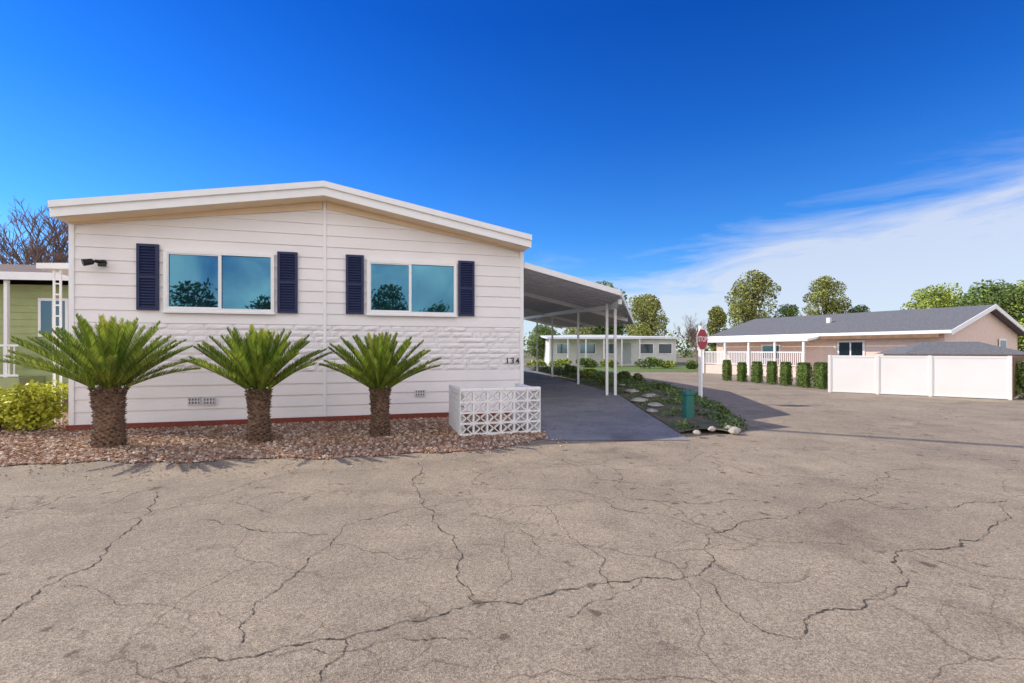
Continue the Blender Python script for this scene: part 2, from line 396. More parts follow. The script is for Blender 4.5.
for (px,py) in ((195,401),(210,401),(420,393)):
    s,z=hp(px,py); f=MB(); hw=.105; hz=.07
    f.box(s-hw,s+hw,-.05,-.027,z-hz,z-hz+.015); f.box(s-hw,s+hw,-.05,-.027,z+hz-.015,z+hz); f.box(s-hw,s-hw+.015,-.05,-.027,z-hz,z+hz); f.box(s+hw-.015,s+hw,-.05,-.027,z-hz,z+hz)
    for i in range(1,4): f.box(s-hw+i*.0525-.010,s-hw+i*.0525+.010,-.047,-.03,z-hz,z+hz)
    f.box(s-hw,s+hw,-.044,-.03,z-.010,z+.010)
    v=f.build('foundation_vent',ventm,home); MB().box(s-hw+.003,s+hw-.003,-.031,-.028,z-hz+.003,z+hz-.003).build('vent_recess',ventd,v)
s,z=hp(104,263); f=MB(); f.tube([(s,-.027,z),(s,-.06,z)],[.06,.05],14); f.tube([(s,-.06,z),(s-.03,-.14,z-.01)],[.02,.02],8)
fl=f.build('floodlight',black,home)
MB().tube([(s+.02,-.13,z+.01),(s-.05,-.16,z),(s-.09,-.19,z-.01),(s-.20,-.27,z-.05)],[.02,.035,.055,.065],12).build('lamp_head',black,fl,smooth=False)
MB().box(s-.03,s+.09,-.16,-.10,z-.085,z-.03).build('motion_sensor',black,fl,bevel=.01)
def text(body,size,m,parent,loc,rot,ext=.004,name='lettering',w=1):
    cu=bpy.data.curves.new('txt','FONT'); cu.body=body; cu.size=size; cu.extrude=ext; cu.align_x='CENTER'; cu.align_y='CENTER'; cu.space_character=w; cu.offset=size*.012
    o=bpy.data.objects.new('txt',cu); C.objects.link(o); bpy.context.view_layer.update()
    me=bpy.data.meshes.new_from_object(o); bpy.data.objects.remove(o); me.materials.clear(); me.materials.append(m)
    n=bpy.data.objects.new(name,me); C.objects.link(n); n.parent=parent; n.location=loc; n.rotation_euler=rot; return n
s,z=hp(512,361)
text('134',.185,black,home,(s,-.047,z),(R(90),0,0),.006,'house_number',1.3)

# left side awning
aw=thing('side_awning','small white awning on slim posts at the left side of the white home','awning',(HX,HY,0),HA)
m=MB(); m.hexa([(-1.18,1.15,3.14),(-.06,1.15,3.17),(-.06,9,3.17),(-1.18,9,3.14),(-1.18,1.15,3.25),(-.06,1.15,3.30),(-.06,9,3.30),(-1.18,9,3.25)]); m.build('awning_roof',trimw,aw)
for yy in (1.25,3.8,6.5):
    c0=-.88; p=MB()
    for dx in (-.055,.055): p.box(c0+dx-.014,c0+dx+.014,yy-.02,yy+.02,.01,3.14)
    z=.2
    while z<3.1: p.box(c0-.041,c0+.041,yy-.008,yy+.008,z,z+.03); z+=.22
    p.build('post',trimw,aw)

# ---------------------------------------------------------------- carport
cp=thing('carport','open white metal carport roof on slim posts at the right side of the home','carport',(3.0,13.95,.2))
def rz(x,y): return 3.45-.224*x+.0055*y
RP=[(.27,11.25),(2.72,12.15),(4.62,18.4),(3.2,30),(-4.3,28.5)]
m=MB(); n=len(RP); m.poly([(x,y,rz(x,y)) for x,y in RP]); m.poly([(x,y,rz(x,y)+.07) for x,y in RP][::-1])
m.build('carport_roof',soff,cp,world=True)
m=MB()
for (a,b) in ((0,1),(1,2),(2,3)):
    p=Vector((*RP[a],rz(*RP[a])+.03)); q=Vector((*RP[b],rz(*RP[b])+.03)); m.bar(p,q,.05,.13)
m.build('carport_fascia',trimw,cp,world=True)
m=MB()
def inside(x,y):
    c=False;j=len(RP)-1
    for i in range(len(RP)):
        if (RP[i][1]>y)!=(RP[j][1]>y) and x<(RP[j][0]-RP[i][0])*(y-RP[i][1])/(RP[j][1]-RP[i][1])+RP[i][0]: c=not c
        j=i
    return c
u=Vector((.9641,.2659)); v=Vector((-.2659,.9641)); o0=Vector((.27,11.25))
for i in range(36):
    st=o0+v*(i*.5+.2); ss=[k*.05 for k in range(0,150) if inside(*(st+u*(k*.05)))]
    if len(ss)>4:
        a=st+u*(ss[0]+.03); b=st+u*(ss[-1]-.03); m.bar((a.x,a.y,rz(a.x,a.y)-.022),(b.x,b.y,rz(b.x,b.y)-.022),.05,.04)
m.build('roof_rib',ribm,cp,world=True)
for k in (7,17,27):
    st=o0+v*(k*.6+.1); ss=[q*.05 for q in range(0,150) if inside(*(st+u*(q*.05)))]
    if len(ss)>4:
        a=st+u*(ss[0]+.1); b=st+u*(ss[-1]-.1); MB().bar((a.x,a.y,rz(a.x,a.y)-.105),(b.x,b.y,rz(b.x,b.y)-.105),.07,.12).build('cross_beam',trimw,cp,world=True)
posts=[(2.98,13.95),(2.74,13.95),(2.33,17.0),(1.72,20.6),(1.25,24.0)]
m=MB()
bp_=[(2.80,12.5)]+[(2.90,13.95),(2.33,17.0),(1.72,20.6),(1.25,24.0),(.6,28.2)]
for a,b in zip(bp_,bp_[1:]): m.bar((*a,rz(*a)-.14),(*b,rz(*b)-.14),.09,.13)
m.build('carport_beam',trimw,cp,world=True)
for i,(x,y) in enumerate(posts):
    MB().box(x-.035,x+.035,y-.035,y+.035,zd(y),rz(x,y)-.08).build('post',trimw,cp,world=True)

# ---------------------------------------------------------------- block planter wall
bw=thing('block_wall','low white breeze block enclosure beside the driveway and house number','block wall',(-.9,8.33,0),HA)
BW=1.47
m=MB()
nc,nr=6,4; cw=BW/nc; chh=.188; z00=.03
m.box(0,BW,0,.10,0,.03)
for c in range(nc):
    for r in range(nr):
        x0=c*cw;z0=z00+r*chh; x1=x0+cw; z1=z0+chh; t=.014; y0=.002; y1=.098
        m.box(x0+.001,x1-.001,y0,y1,z0+.001,z0+t); m.box(x0+.001,x1-.001,y0,y1,z1-t,z1-.001); m.box(x0+.001,x0+t,y0,y1,z0+t,z1-t); m.box(x1-t,x1-.001,y0,y1,z0+t,z1-t)
        cx=(x0+x1)/2; cz=(z0+z1)/2
        for sx in (-1,1):
            pts=[]
            for k in range(9):
                a=-1+2*k/8; pts.append((cx+sx*(.012+.095*abs(a)**1.25),.05,cz+a*(chh/2-.010)))
            for p,q in zip(pts,pts[1:]): m.bar(p,q,.014,.085,up=(0,1,0))
m.build('breeze_block_front',trimw,bw)
m=MB(); zt_=z00+nr*chh
x=0
while x<BW-.01:
    a=x+.002; b=min(BW,x+.4)-.002; m.box(a,b,-.012,.115,zt_+.002,zt_+.055); x+=.4
m.build('cap_blocks',trimw,bw,bevel=.006)
for xa,xb in ((-.001,.10),(BW-.10,BW+.001)):
    m=MB()
    for r in range(8):
        off=.2 if r%2 else 0; y=.117-off; z0=.005+r*.101
        while y<1.35:
            a=max(.117,y)+.003; b=min(1.35,y+.4)-.003
            if b-a>.02: m.box(xa,xb,a,b,z0,z0+.097)
            y+=.4
    m.build('side_wall',trimw,bw,bevel=.005)

# ---------------------------------------------------------------- sago palms
def palm(px,base,tr,th,rad,n,seed,label,low=58):
    Y=724.5/(base-HZ); X=(px-512)/F*Y; rn=random.Random(seed)
    t=thing('sago_palm',label,'palm',(X,Y,0),0,'sago palms in the gravel before the white home')
    m=MB(); H=th
    m.tube([(0,0,0),(0,0,.05),(0,0,H*.5),(0,0,H),(0,0,H+.1)],[tr*.9,tr*.95,tr*.84,tr*.90,tr*.6],18)
    ga=2.39996; N=int(300*H/.8)
    for i in range(N):
        z=.02+(H+.03)*i/N; a=i*ga; r0=tr*(.98-.18*math.sin(math.pi*z/H)); sz=.05
        d=Vector((math.cos(a),math.sin(a),0)); tt=Vector((-d.y,d.x,0)); c=d*r0*.90+Vector((0,0,z)); ex=rn.uniform(.03,.07)
        k=len(m.v); m.v+=[tuple(c-tt*sz*.6),tuple(c+tt*sz*.6),tuple(c+tt*sz*.35+Vector((0,0,.05))),tuple(c-tt*sz*.35+Vector((0,0,.05))),tuple(c+d*ex+Vector((0,0,.05))-tt*.014),tuple(c+d*ex+Vector((0,0,.05))+tt*.014)]
        for f in ((0,1,5,4),(1,2,5),(2,3,4,5),(3,0,4)): m.f.append(tuple(k+q for q in f))
    m.build('trunk',trunkm,t)
    m=MB(); m2=MB()
    for i in range(n):
        f=i/n; a=i*ga+rn.uniform(-.15,.15)
        el=R(86-low*f**.9)+rn.uniform(-.09,.09); droop=R(3+20*f)*rn.uniform(.5,1.3)
        Lr=rad*(1.0+.08*rn.uniform(-1,1))*(0.84+.20*f**.6)
        p=Vector((math.cos(a)*tr*.5*f,math.sin(a)*tr*.5*f,H+.06-.05*f)); S=26; pts=[p]; dirs=[]
        for k in range(S):
            tt=k/S; e=el-droop*tt**1.3
            d=Vector((math.cos(a)*math.cos(e),math.sin(a)*math.cos(e),math.sin(e))); dirs.append(d); p=p+d*Lr/S; pts.append(p)
        dirs.append(dirs[-1])
        side=Vector((-math.sin(a),math.cos(a),0))
        tgt=m2 if f<.13 else m
        for k in range(0,S,5):
            k2=min(k+5,S); w=.011*(1-k/S)+.004
            tgt.poly([pts[k]-side*w,pts[k]+side*w,pts[k2]+side*w*.7,pts[k2]-side*w*.7])
        M=78
        for j in range(M):
            t_=.10+.90*j/M; q=t_*S; k=min(int(q),S-1); P=pts[k].lerp(pts[k+1],q-k); d=dirs[k]; up=side.cross(d)*-1
            if up.z<0: up=-up
            ll=.118*rad*(math.sin(math.pi*min(1,(t_*.88+.08)))**.6)+.018
            for sg in (-1,1):
                ld=(side*sg*.56+d*.76+up*.50*rn.uniform(.6,1.2)).normalized()*ll*rn.uniform(.9,1.06)
                wv=d*.0070; tip=P+ld; md=P+ld*.55+up*.006
                tgt.poly([P-wv,md-wv*.9,tip,md+wv*.9,P+wv])
    m.build('crown',frond,t); m2.build('new_fronds',frond2,t)
    return t
palm(109,447,.225,.84,1.20,78,1,'largest sago palm, left of the three before the white home',56)
palm(259,443,.175,.78,1.12,70,2,'middle sago palm, below the left window of the white home',54)
palm(380,437,.165,.76,1.08,66,3,'smallest sago palm, right of the three, beneath the right window',54)

# ---------------------------------------------------------------- vegetation
def leafcloud(m,c,r,n,size,rn,flat=1.0,shell=.5):
    for _ in range(n):
        while True:
            d=Vector((rn.uniform(-1,1),rn.uniform(-1,1),rn.uniform(-1,1)))
            if .05<d.length<1: break
        q=d.normalized()*(d.length**shell)
        p=Vector((c[0]+q.x*r[0],c[1]+q.y*r[1],c[2]+q.z*r[2]))
        a=Vector((rn.uniform(-1,1),rn.uniform(-1,1),rn.uniform(-1,1)*flat)).normalized(); b=a.cross(Vector((rn.uniform(-1,1),rn.uniform(-1,1),rn.uniform(-1,1)))).normalized()
        s=size*rn.uniform(.5,1.3); m.poly([p-a*s,p-b*s*.55,p+a*s,p+b*s*.55])
def tree(px,ptop,Y,wpx,mt,label,seed,hfrac=.90,clumps=40,leaves=190,size=None,name='broadleaf_tree',xy=None,H=None,Wd=None):
    rn=random.Random(seed)
    if xy is None: X=(px-512)/F*Y; H=CH+(HZ-ptop)*Y/F; Wd=wpx*Y/F
    else: X,Y=xy
    t=thing(name,label,'tree',(X,Y,0),0,'trees beyond the homes' if Y>0 else 'trees across the street')
    ch=H*hfrac; cz=H-ch/2; m=MB(); tr=.025*H
    m.tube([(0,0,-.05),(rn.uniform(-.1,.1),0,H*.25),(0,rn.uniform(-.2,.2),H*.55),(.1,.1,H*.85)],[tr,tr*.8,tr*.5,tr*.15],8)
    l=MB(); size=size or max(.10,Wd*.024)
    for i in range(clumps):
        a=rn.uniform(0,6.28); h=rn.uniform(-.5,.5); prof=math.sqrt(max(.08,1-(h*1.8)**2))*(1.05 if h<.1 else .95)
        rr=rn.uniform(.25,.80)*prof*Wd/2; c=(math.cos(a)*rr,math.sin(a)*rr,cz+h*ch*.80); r=Wd*rn.uniform(.12,.19)
        m.tube([(0,0,H*.2+ (cz-H*.2)*rn.uniform(0,.6)),(c[0]*.6,c[1]*.6,c[2]-r*.6),c],[tr*.4,tr*.22,tr*.06],5)
        leafcloud(l,c,(r,r,r*.9),leaves,size,rn,shell=.6)
    leafcloud(l,(0,0,cz),(Wd*.42,Wd*.42,ch*.47),leaves*14,size,rn,shell=.7)
    m.build('trunk',bark,t); l.build('crown',mt,t); return t
G=greens
tree(604,279,60,58,G['mid'],'green tree rising directly behind the carport roof',21)
tree(645,293,54,50,G['olive'],'olive green tree just right of the carport roof',22)
tree(752,267,62,54,G['olive'],'tall airy olive tree above the left end of the grey roof',23)
tree(827,274,66,46,G['olive'],'airy round olive tree above the middle of the grey roof',24)
tree(789,303,60,34,G['mid'],'short green tree between the two tall olive trees',25)
tree(860,303,64,30,G['dark'],'small dark tree just right of the airy round tree',26)
tree(717,303,58,22,G['olive'],'narrow tree behind the stop sign and far home',27)
tree(935,282,52,58,G['lime'],'bright green tree above the pink gable, left of the dense group',28)
tree(990,281,46,70,G['mid'],'broad dense green tree at the right edge behind the gable',29)
tree(1035,276,44,70,G['lime'],'bright tree cut off by the right edge of the picture',30)
tree(544,326,52,42,G['mid'],'low leafy tree seen beneath the carport roof',31)
tree(578,322,57,40,G['olive'],'olive tree beneath the carport roof, behind the far home',32,leaves=110)
for (x,y,h,w_,lb,sd_) in ((-7.4,-14,6.0,4.0,'dense dark tree across the street, reflected low in the left window',41),(-3.4,-15.5,5.4,3.4,'narrow green tree across the street, reflected beside the left window frame',42),(4.6,-14,6.2,3.6,'mid green tree across the street, reflected in the right window',43),(8.5,-15,5.2,4.6,'low broad tree across the street, reflected at the right window edge',44)):
    tree(0,0,0,0,G['dark' if sd_%2 else 'mid'],lb,sd_,xy=(x,y),H=h,Wd=w_,leaves=60,clumps=20,hfrac=.86,size=.14)
m=MB(); rn=random.Random(77)
for i in range(150):
    x=-90+i*1.9; leafcloud(m,(x,100+rn.uniform(-4,4),1.5+rn.uniform(0,1.2)),(2.6,2,2.6+rn.uniform(-.6,1.2)),70,.45,rn)
stuff(m.build('distant_trees',G['mid']),'far off band of trees along the horizon','trees')

def bare(loc,H,mt,label,seed,spread=.5,depth=6,tw=.62):
    rn=random.Random(seed); t=thing('bare_tree',label,'tree',loc); tm=MB(); bm=MB()
    def br(p,d,L,r,k):
        q=p+d*L; q2=p+d*L*.5+Vector((rn.uniform(-1,1),rn.uniform(-1,1),0))*L*.06
        (tm if k==0 else bm).tube([p,q2,q],[r,r*.8,r*.6],5 if k<3 else 3,cap=False)
        if k>=depth: return
        for _ in range(3 if k>1 else 4):
            nd=(d+Vector((rn.uniform(-1,1),rn.uniform(-1,1),rn.uniform(-.3,.8)))*spread*1.1).normalized(); br(q if rn.random()<.6 else q2,nd,L*rn.uniform(.62,.85),r*tw,k+1)
    br(Vector((0,0,0)),Vector((0,0,1)),H*.31,H*.022,0)
    tm.build('trunk',mt,t); bm.build('branches',mt,t)
bare((-22.3,23,0),7.4,twig,'bare leafless tree behind the green home at left',5,.62,7,.68)
bare((15.3,40,0),4.0,twig,'small bare purplish tree beside the stop sign behind the far lawn',9,depth=6)

def bush(name,label,loc,rx,ry,rz_,mt,n,size,seed,cat='bush',group=None,stems=True):
    rn=random.Random(seed); t=thing(name,label,cat,loc,0,group); l=MB()
    for i in range(max(3,n//220)):
        a=rn.uniform(0,6.28); q=rn.uniform(.1,.6); c=(math.cos(a)*q*rx,math.sin(a)*q*ry,rz_*rn.uniform(.35,.7)); leafcloud(l,c,(rx*.42,ry*.42,rz_*.38),200,size,rn,shell=.6)
    s=MB()
    for i in range(9):
        a=rn.uniform(0,6.28); s.tube([(0,0,0),(math.cos(a)*rx*.3,math.sin(a)*ry*.3,rz_*.4),(math.cos(a)*rx*.6,math.sin(a)*ry*.6,rz_*.8)],[.012,.008,.004],5)
    s.build('stems',bark,t); l.build('foliage',mt,t); return t
bush('leafy_bush','bright yellow green bush at the left corner of the white home',(-8.75,8.9,0),.68,.5,.90,G['yellow'],4600,.045,1)
bush('leafy_bush','yellow green bush cut off by the left edge of the picture',(-9.55,9.0,0),.62,.5,.80,G['yellow'],3800,.045,2)

# ---------------------------------------------------------------- left neighbour
nb=thing('neighbour_home','sage green home with white trim and brown roof at the left edge','house',(-13.1,14.6,0),R(8))
m=MB(); m.prism([(-14,0),(0,0),(0,3.45),(-14,3.45)],'y',0,9)
for i in range(16): m.box(-14,0,-.018,-.001,.1+i*.21,.1+i*.21+.03)
m.build('wall',sage,nb)
rr=MB(); rr.hexa([(-14.6,-.7,3.55),(.5,-.7,3.55),(.5,4.5,4.55),(-14.6,4.5,4.55),(-14.6,-.7,3.70),(.5,-.7,3.70),(.5,4.5,4.75),(-14.6,4.5,4.75)]); rr.hexa([(-14.6,4.5,4.55),(.5,4.5,4.55),(.5,9.6,3.5),(-14.6,9.6,3.5),(-14.6,4.5,4.75),(.5,4.5,4.75),(.5,9.6,3.7),(-14.6,9.6,3.7)])
ro=rr.build('roof',browns,nb); MB().box(-14.6,.5,-.74,-.703,3.50,3.72).build('fascia',trimw,ro)
f=MB(); f.box(-1.05,-.25,-.06,-.02,1.9,3.05); w=f.build('window',trimw,nb); MB().box(-.97,-.68,-.066,-.061,1.98,2.97).box(-.62,-.33,-.066,-.061,1.98,2.97).build('pane',panefar,w)
MB().box(-1.52,-1.43,-.6,-.51,0,3.50).build('porch_post',trimw,nb)
m=MB()
for i in range(12): m.box(-2.7+i*.13,-2.67+i*.13,-.60,-.58,.8,1.6)
m.box(-2.75,-1.15,-.61,-.57,1.6,1.66); m.box(-2.75,-1.15,-.61,-.57,.74,.8); m.build('porch_railing',trimw,nb)
MB().box(-3.5,-.9,-.9,-.02,0,.72).build('porch_deck',sage,nb)

# ---------------------------------------------------------------- stop sign
sx,sy=at(702,13.6); sz=bedz(sx,sy)
st=thing('stop_sign','red octagonal stop sign on a white post beyond the driveway','sign',(sx,sy,sz-.01),R(41))
MB().box(-.045,.045,-.0,.09,0,2.12).build('post',trimw,st,bevel=.01)
def octo(r,y0,y1): 
    return MB().prism([(r*math.cos(R(22.5+45*i)),1.81-sz+r*math.sin(R(22.5+45*i))) for i in range(8)],'y',y0,y1)
octo(.325,-.012,-.004).build('sign_border',trimw,st); octo(.30,-.018,-.0125).build('sign_face',redsign,st)
text('STOP',.205,trimw,st,(0,-.021,1.81-sz),(R(90),0,0),.002,'sign_lettering')

ux,uy=at(688,9.9); uz=bedz(ux,uy)
ub=thing('utility_box','small dark green utility pedestal standing in the bed by the driveway','utility box',(ux,uy,uz-.02),R(15))
MB().box(-.09,.09,-.08,.08,0,.47).build('body',greenbox,ub,bevel=.012)
m=MB(); m.box(-.105,.105,-.095,.095,.47,.56); m.build('lid',greenbox,ub,bevel=.02)

rn=random.Random(8)
rk=[(740,430,.13),(728,428,.09),(712,431,.08),(697,433,.08),(650,402,.26),(632,398,.28),(622,393,.22),(655,409,.22),(640,405,.26),(735,420,.10),(606,388,.18),(648,413,.18)]
for i,(px,py,r) in enumerate(rk):
    Y=(CH-.08)*F/(py-HZ); X=(px-512)/F*Y
    lo=interp(drvR,Y)+.12; hi=interp(bedR,Y)-.05; X=min(max(X,lo),hi)
    m=MB(); flat=.26 if r>.15 else .6
    m.rock((0,0,0),r,flat,i*3+1); o=m.build('garden_rock',stone,bevel=.01); o.location=(X,Y,bedz(X,Y)+r*flat*.55); o.rotation_euler=(0,0,rn.uniform(0,3))
    tag(o,'flat pale stone slab laid in the bed along the driveway' if r>.15 else 'small pale rounded rock at the edge of the planted bed','rock','flat stones in the bed' if r>.15 else 'small rocks edging the bed')
m=MB(); rn=random.Random(12)
for i in range(1150):
    Y=8.8+ (rn.random()**1.3)*20; l=interp(drvR,Y)+.15; r=interp(bedR,Y)-.1
    if r<l: continue
    x=rn.uniform(l,r)
    if noise.noise(Vector((x*1.1,Y*.6,3)))<-.16: continue
    if abs(x-ux)<.4 and uy-1.0<Y<uy+.3: continue
    if Y<14 and x<l+.7 and rn.random()<.6: continue
    h=rn.uniform(.03,.07)*(1+.04*Y); leafcloud(m,(x,Y,bedz(x,Y)+h*.5),(.15,.15,h),22,.026*(1+.03*Y),rn,shell=.7)
stuff(m.build('ground_cover',G['cover']),'low green ground cover growing through the bed right of the driveway','ground cover')
shr=[(603,390,.22,'first low shrub beside the front carport posts','mid'),(625,386,.26,'rounded shrub behind the flat stones','dark'),(590,384,.25,'shrub between the second and front carport posts','lime'),(640,386,.25,'small shrub at the far right edge of the flat stones','mid'),(663,392,.18,'low shrub between flat stones and stop sign','cover'),(570,380,.3,'shrub left of the second carport post','mid'),(722,414,.15,'low plant right of the green utility pedestal','cover')]
for i,(px,py,r,lb,mt) in enumerate(shr):
    Y=(CH-.15)*F/(py-HZ); X=(px-512)/F*Y; X=max(X,interp(drvR,Y)+.15)
    bush('garden_shrub',lb,(X,Y,bedz(X,Y)),r*1.3,r,r*1.5,G[mt],900,.045,60+i)

# ---------------------------------------------------------------- far centre home
fh=thing('far_home','pale far mobile home with wide porch roof seen past the carport','house',(3.6,46,0),R(2))
MB().prism([(0,0),(12.2,0),(12.2,2.55),(0,2.55)],'y',0,7).build('wall',farw,fh)
MB().hexa([(-.5,-2.3,2.50),(8.2,-2.3,2.50),(8.2,7.3,3.0),(-.5,7.3,3.0),(-.5,-2.3,2.66),(8.2,-2.3,2.66),(8.2,7.3,3.18),(-.5,7.3,3.18)]).hexa([(8.21,-.5,2.56),(12.6,-.5,2.56),(12.6,7.3,2.9),(8.21,7.3,2.9),(8.21,-.5,2.74),(12.6,-.5,2.74),(12.6,7.3,3.08),(8.21,7.3,3.08)]).build('roof',roofw,fh)
for (a,b) in ((.6,1.9),(2.8,4.4),(5.2,6.2),(8.6,10.0),(10.4,11.8)):
    w=MB().box(a,b,-.05,-.002,1.1,2.15).build('window',trimw,fh); MB().box(a+.08,b-.08,-.06,-.051,1.18,2.07).build('pane',panefar,w)
MB().box(7.0,7.8,-.05,-.002,.2,2.2).build('door',farb,fh)
for i in range(6): MB().box(-.3+i*1.65,-.2+i*1.65,-2.2,-2.1,0,2.5).build('post',trimw,fh)
for i,(px,Y,r) in enumerate(((560,42,.8),(585,41,.9),(612,40,.8),(650,39,1.0),(668,40,.8),(690,38,.7),(540,36,.8))):
    X=(px-512)/F*Y; bush('garden_shrub',['leftmost','second','third','fourth','fifth','sixth','hidden low'][i]+' round shrub in the row before the pale far home',(X,Y,0),r*1.6,r,r*.9,G['mid' if i%2 else 'lime'],700,.12,90+i,group='shrubs before the far home')
m=MB(); m.poly([(1,33,.01),(14.2,33,.01),(17.5,45,.01),(1,45,.01)]); kind(m.build('lawn',mat('lawn_grass',(.17,.24,.06),.9,.4,3,.3,20)),'structure')

# ---------------------------------------------------------------- right home
rh=thing('long_home','long low pink home with grey shingle roof behind the white fence','house',(19.7,22,0),math.atan2(.5,.87))
D=9.6; LN=12.0; EZ=2.37; RZ=3.62
m=MB(); m.prism([(0,-.05),(D,-.05),(D,EZ),(D/2,RZ),(0,EZ)],'y',0,LN); m.build('wall',pink,rh)
m=MB(); t=.12
for (a,za,b,zb) in ((-.45,EZ-.10,D/2,RZ+.03),(D/2,RZ+.03,D+.45,EZ-.10)):
    m.hexa([(a,-.4,za),(b,-.4,zb),(b,LN+.4,zb),(a,LN+.4,za),(a,-.4,za+t),(b,-.4,zb+t),(b,LN+.4,zb+t),(a,LN+.4,za+t)])
ro=m.build('roof',shingle,rh)
m=MB()
for (a,za,b,zb) in ((-.45,EZ-.10,D/2,RZ+.03),(D/2,RZ+.03,D+.45,EZ-.10)):
    m.hexa([(a,-.44,za-.08),(b,-.44,zb-.08),(b,-.401,zb-.08),(a,-.401,za-.08),(a,-.44,za+t+.01),(b,-.44,zb+t+.01),(b,-.401,zb+t+.01),(a,-.401,za+t+.01)])
m.box(-.49,-.451,-.4,LN+.4,EZ-.12,EZ+.03); m.build('fascia',trimw,ro)
w=MB().box(-.04,-.002,3.2,4.5,.9,2.0).build('window',trimw,rh); MB().box(-.05,-.041,3.3,3.82,1.0,1.9).box(-.05,-.041,3.9,4.4,1.0,1.9).build('pane',panefar,w)
w=MB().box(6.6,7.6,-.04-.05,-.052,1.2,2.1).build('window',trimw,rh); MB().box(6.7,7.5,-.10,-.091,1.3,2.0).build('pane',panefar,w)
w=MB().box(-.04,-.002,7.6,8.8,.9,1.85).build('window',trimw,rh); MB().box(-.05,-.041,7.7,8.7,1.0,1.75).build('pane',panefar,w)
MB().hexa([(-1.6,5.2,1.98),(-.5,5.2,2.14),(-.5,LN,2.14),(-1.6,LN,1.98),(-1.6,5.2,2.10),(-.5,5.2,2.24),(-.5,LN,2.24),(-1.6,LN,2.10)]).build('porch_roof',trimw,rh)
MB().box(-1.45,-.02,5.4,LN-.1,0,.55).build('porch_deck',pink,rh)
m=MB(); m.box(-1.46,-1.41,5.4,LN-.1,1.35,1.41); m.box(-1.46,-1.41,5.4,LN-.1,.62,.67)
for i in range(58): m.box(-1.45,-1.42,5.45+i*.112,5.485+i*.112,.671,1.349)
m.build('porch_railing',trimw,rh)
for i in range(5): MB().box(-1.55,-1.465,5.4+i*1.6,5.5+i*1.6,0,1.99).build('porch_post',trimw,rh)
MB().box(-.6,-.495,.0,5.1,EZ-.30,EZ-.13).build('wood_beam',wood,rh)
MB().box(2.2,2.4,6,6.2,3.0,3.4).build('roof_vent_pipe',ventm,rh)

# white fence
P0=Vector((11.3,17.2)); P1=Vector((14.95,14.5)); fa=math.atan2(P1.y-P0.y,P1.x-P0.x); FL=(P1-P0).length
fe=thing('vinyl_fence','solid white vinyl privacy fence in front of the pink home','fence',(P0.x,P0.y,0),fa)
marks=[0,FL*.30,FL*.60,FL]
for a,b in zip(marks,marks[1:]):
    f=MB(); f.box(a+.041,b-.041,-.015,.015,.06,1.25); f.box(a+.041,b-.041,-.024,.024,1.25,1.31); f.box(a+.041,b-.041,-.024,.024,.02,.06)
    f.build('fence_panel',vinyl,fe)
for a in marks:
    f=MB(); f.box(a-.04,a+.04,-.04,.04,0,1.325); f.build('fence_post',vinyl,fe)
f2=thing('wooden_fence','brown board fence running back from the right end of the white fence','fence',(15.05,14.5,0),math.atan2(3.5,4.2))
m=MB()
for i in range(34): m.box(i*.16,i*.16+.15,0,.02,.05,1.28+.01*math.sin(i*2.1))
m.build('boards',wood,f2)
for z in (.3,1.0): MB().box(0,5.4,.022,.07,z,z+.1).build('rail',wood,f2)
bush('climbing_shrub','green shrub against the brown board fence at the right edge',(15.9,14.9,0),.7,.5,1.1,G['mid'],2200,.06,120)
# shed, ridge parallel to the fence
sh=thing('garden_shed','low shed with shallow grey shingle roof behind the white fence','shed',(15.75,19.2,0),fa*.55)
MB().prism([(0,0),(3.5,0),(3.5,1.36),(0,1.36)],'y',0,2.6).build('wall',pink,sh)
m=MB(); a,b=-.25,3.75; m.poly([(a,-.3,1.33),(b,-.3,1.33),(b-1.0,1.3,1.84),(a+1.2,1.3,1.84)]); m.poly([(b,-.3,1.33),(b,2.9,1.33),(b-1.0,1.3,1.84)]); m.poly([(b,2.9,1.33),(a,2.9,1.33),(a+1.2,1.3,1.84),(b-1.0,1.3,1.84)]); m.poly([(a,2.9,1.33),(a,-.3,1.33),(a+1.2,1.3,1.84)]); m.poly([(a,-.3,1.33),(a,2.9,1.33),(b,2.9,1.33),(b,-.3,1.33)])
m.build('roof',shingle,sh)

order=['first','second','third','fourth','fifth','sixth','seventh','eighth']
hx=[727,742,757,772,786,804,821]
for i,px in enumerate(hx):
    q=i/6; Y=23.5+(18.6-23.5)*q; X=(px-512)/F*Y; rn=random.Random(200+i); w=.17+.045*(i>4)+rn.uniform(-.01,.02)
    t=thing('clipped_hedge',order[i]+' clipped box hedge from the left in the row beside the white fence','hedge',(X,Y,0),rn.uniform(.3,.6),'clipped hedges in a row')
    l=MB(); hgt=.98*rn.uniform(.92,1.06)
    for _ in range(2400):
        ax=rn.randrange(3); p=[rn.uniform(-w,w),rn.uniform(-w,w),rn.uniform(.03,hgt)]
        if ax<2: p[ax]=rn.choice((-w,w))*rn.uniform(.85,1.03)
        else: p[2]=hgt*rn.uniform(.94,1.02)
        k_=1-.25*(p[2]/hgt)**6; p[0]*=k_; p[1]*=k_
        a=Vector((rn.uniform(-1,1),rn.uniform(-1,1),rn.uniform(-1,1))).normalized(); b=a.cross(Vector((rn.uniform(-1,1),.3,rn.uniform(-1,1)))).normalized(); P=Vector(p); s=.03
        l.poly([P-a*s,P-b*s*.6,P+a*s,P+b*s*.6])
    l.box(-w*.75,w*.75,-w*.75,w*.75,.04,hgt*.90); l.build('foliage',G['hedge'],t); MB().tube([(0,0,0),(0,0,.3)],[.03,.02],6).build('trunk',bark,t)

# ---------------------------------------------------------------- light and sky
sd=Vector((.965,-.255,0)).normalized(); EL=R(38)
dv=Vector((sd.x*math.cos(EL),sd.y*math.cos(EL),-math.sin(EL)))

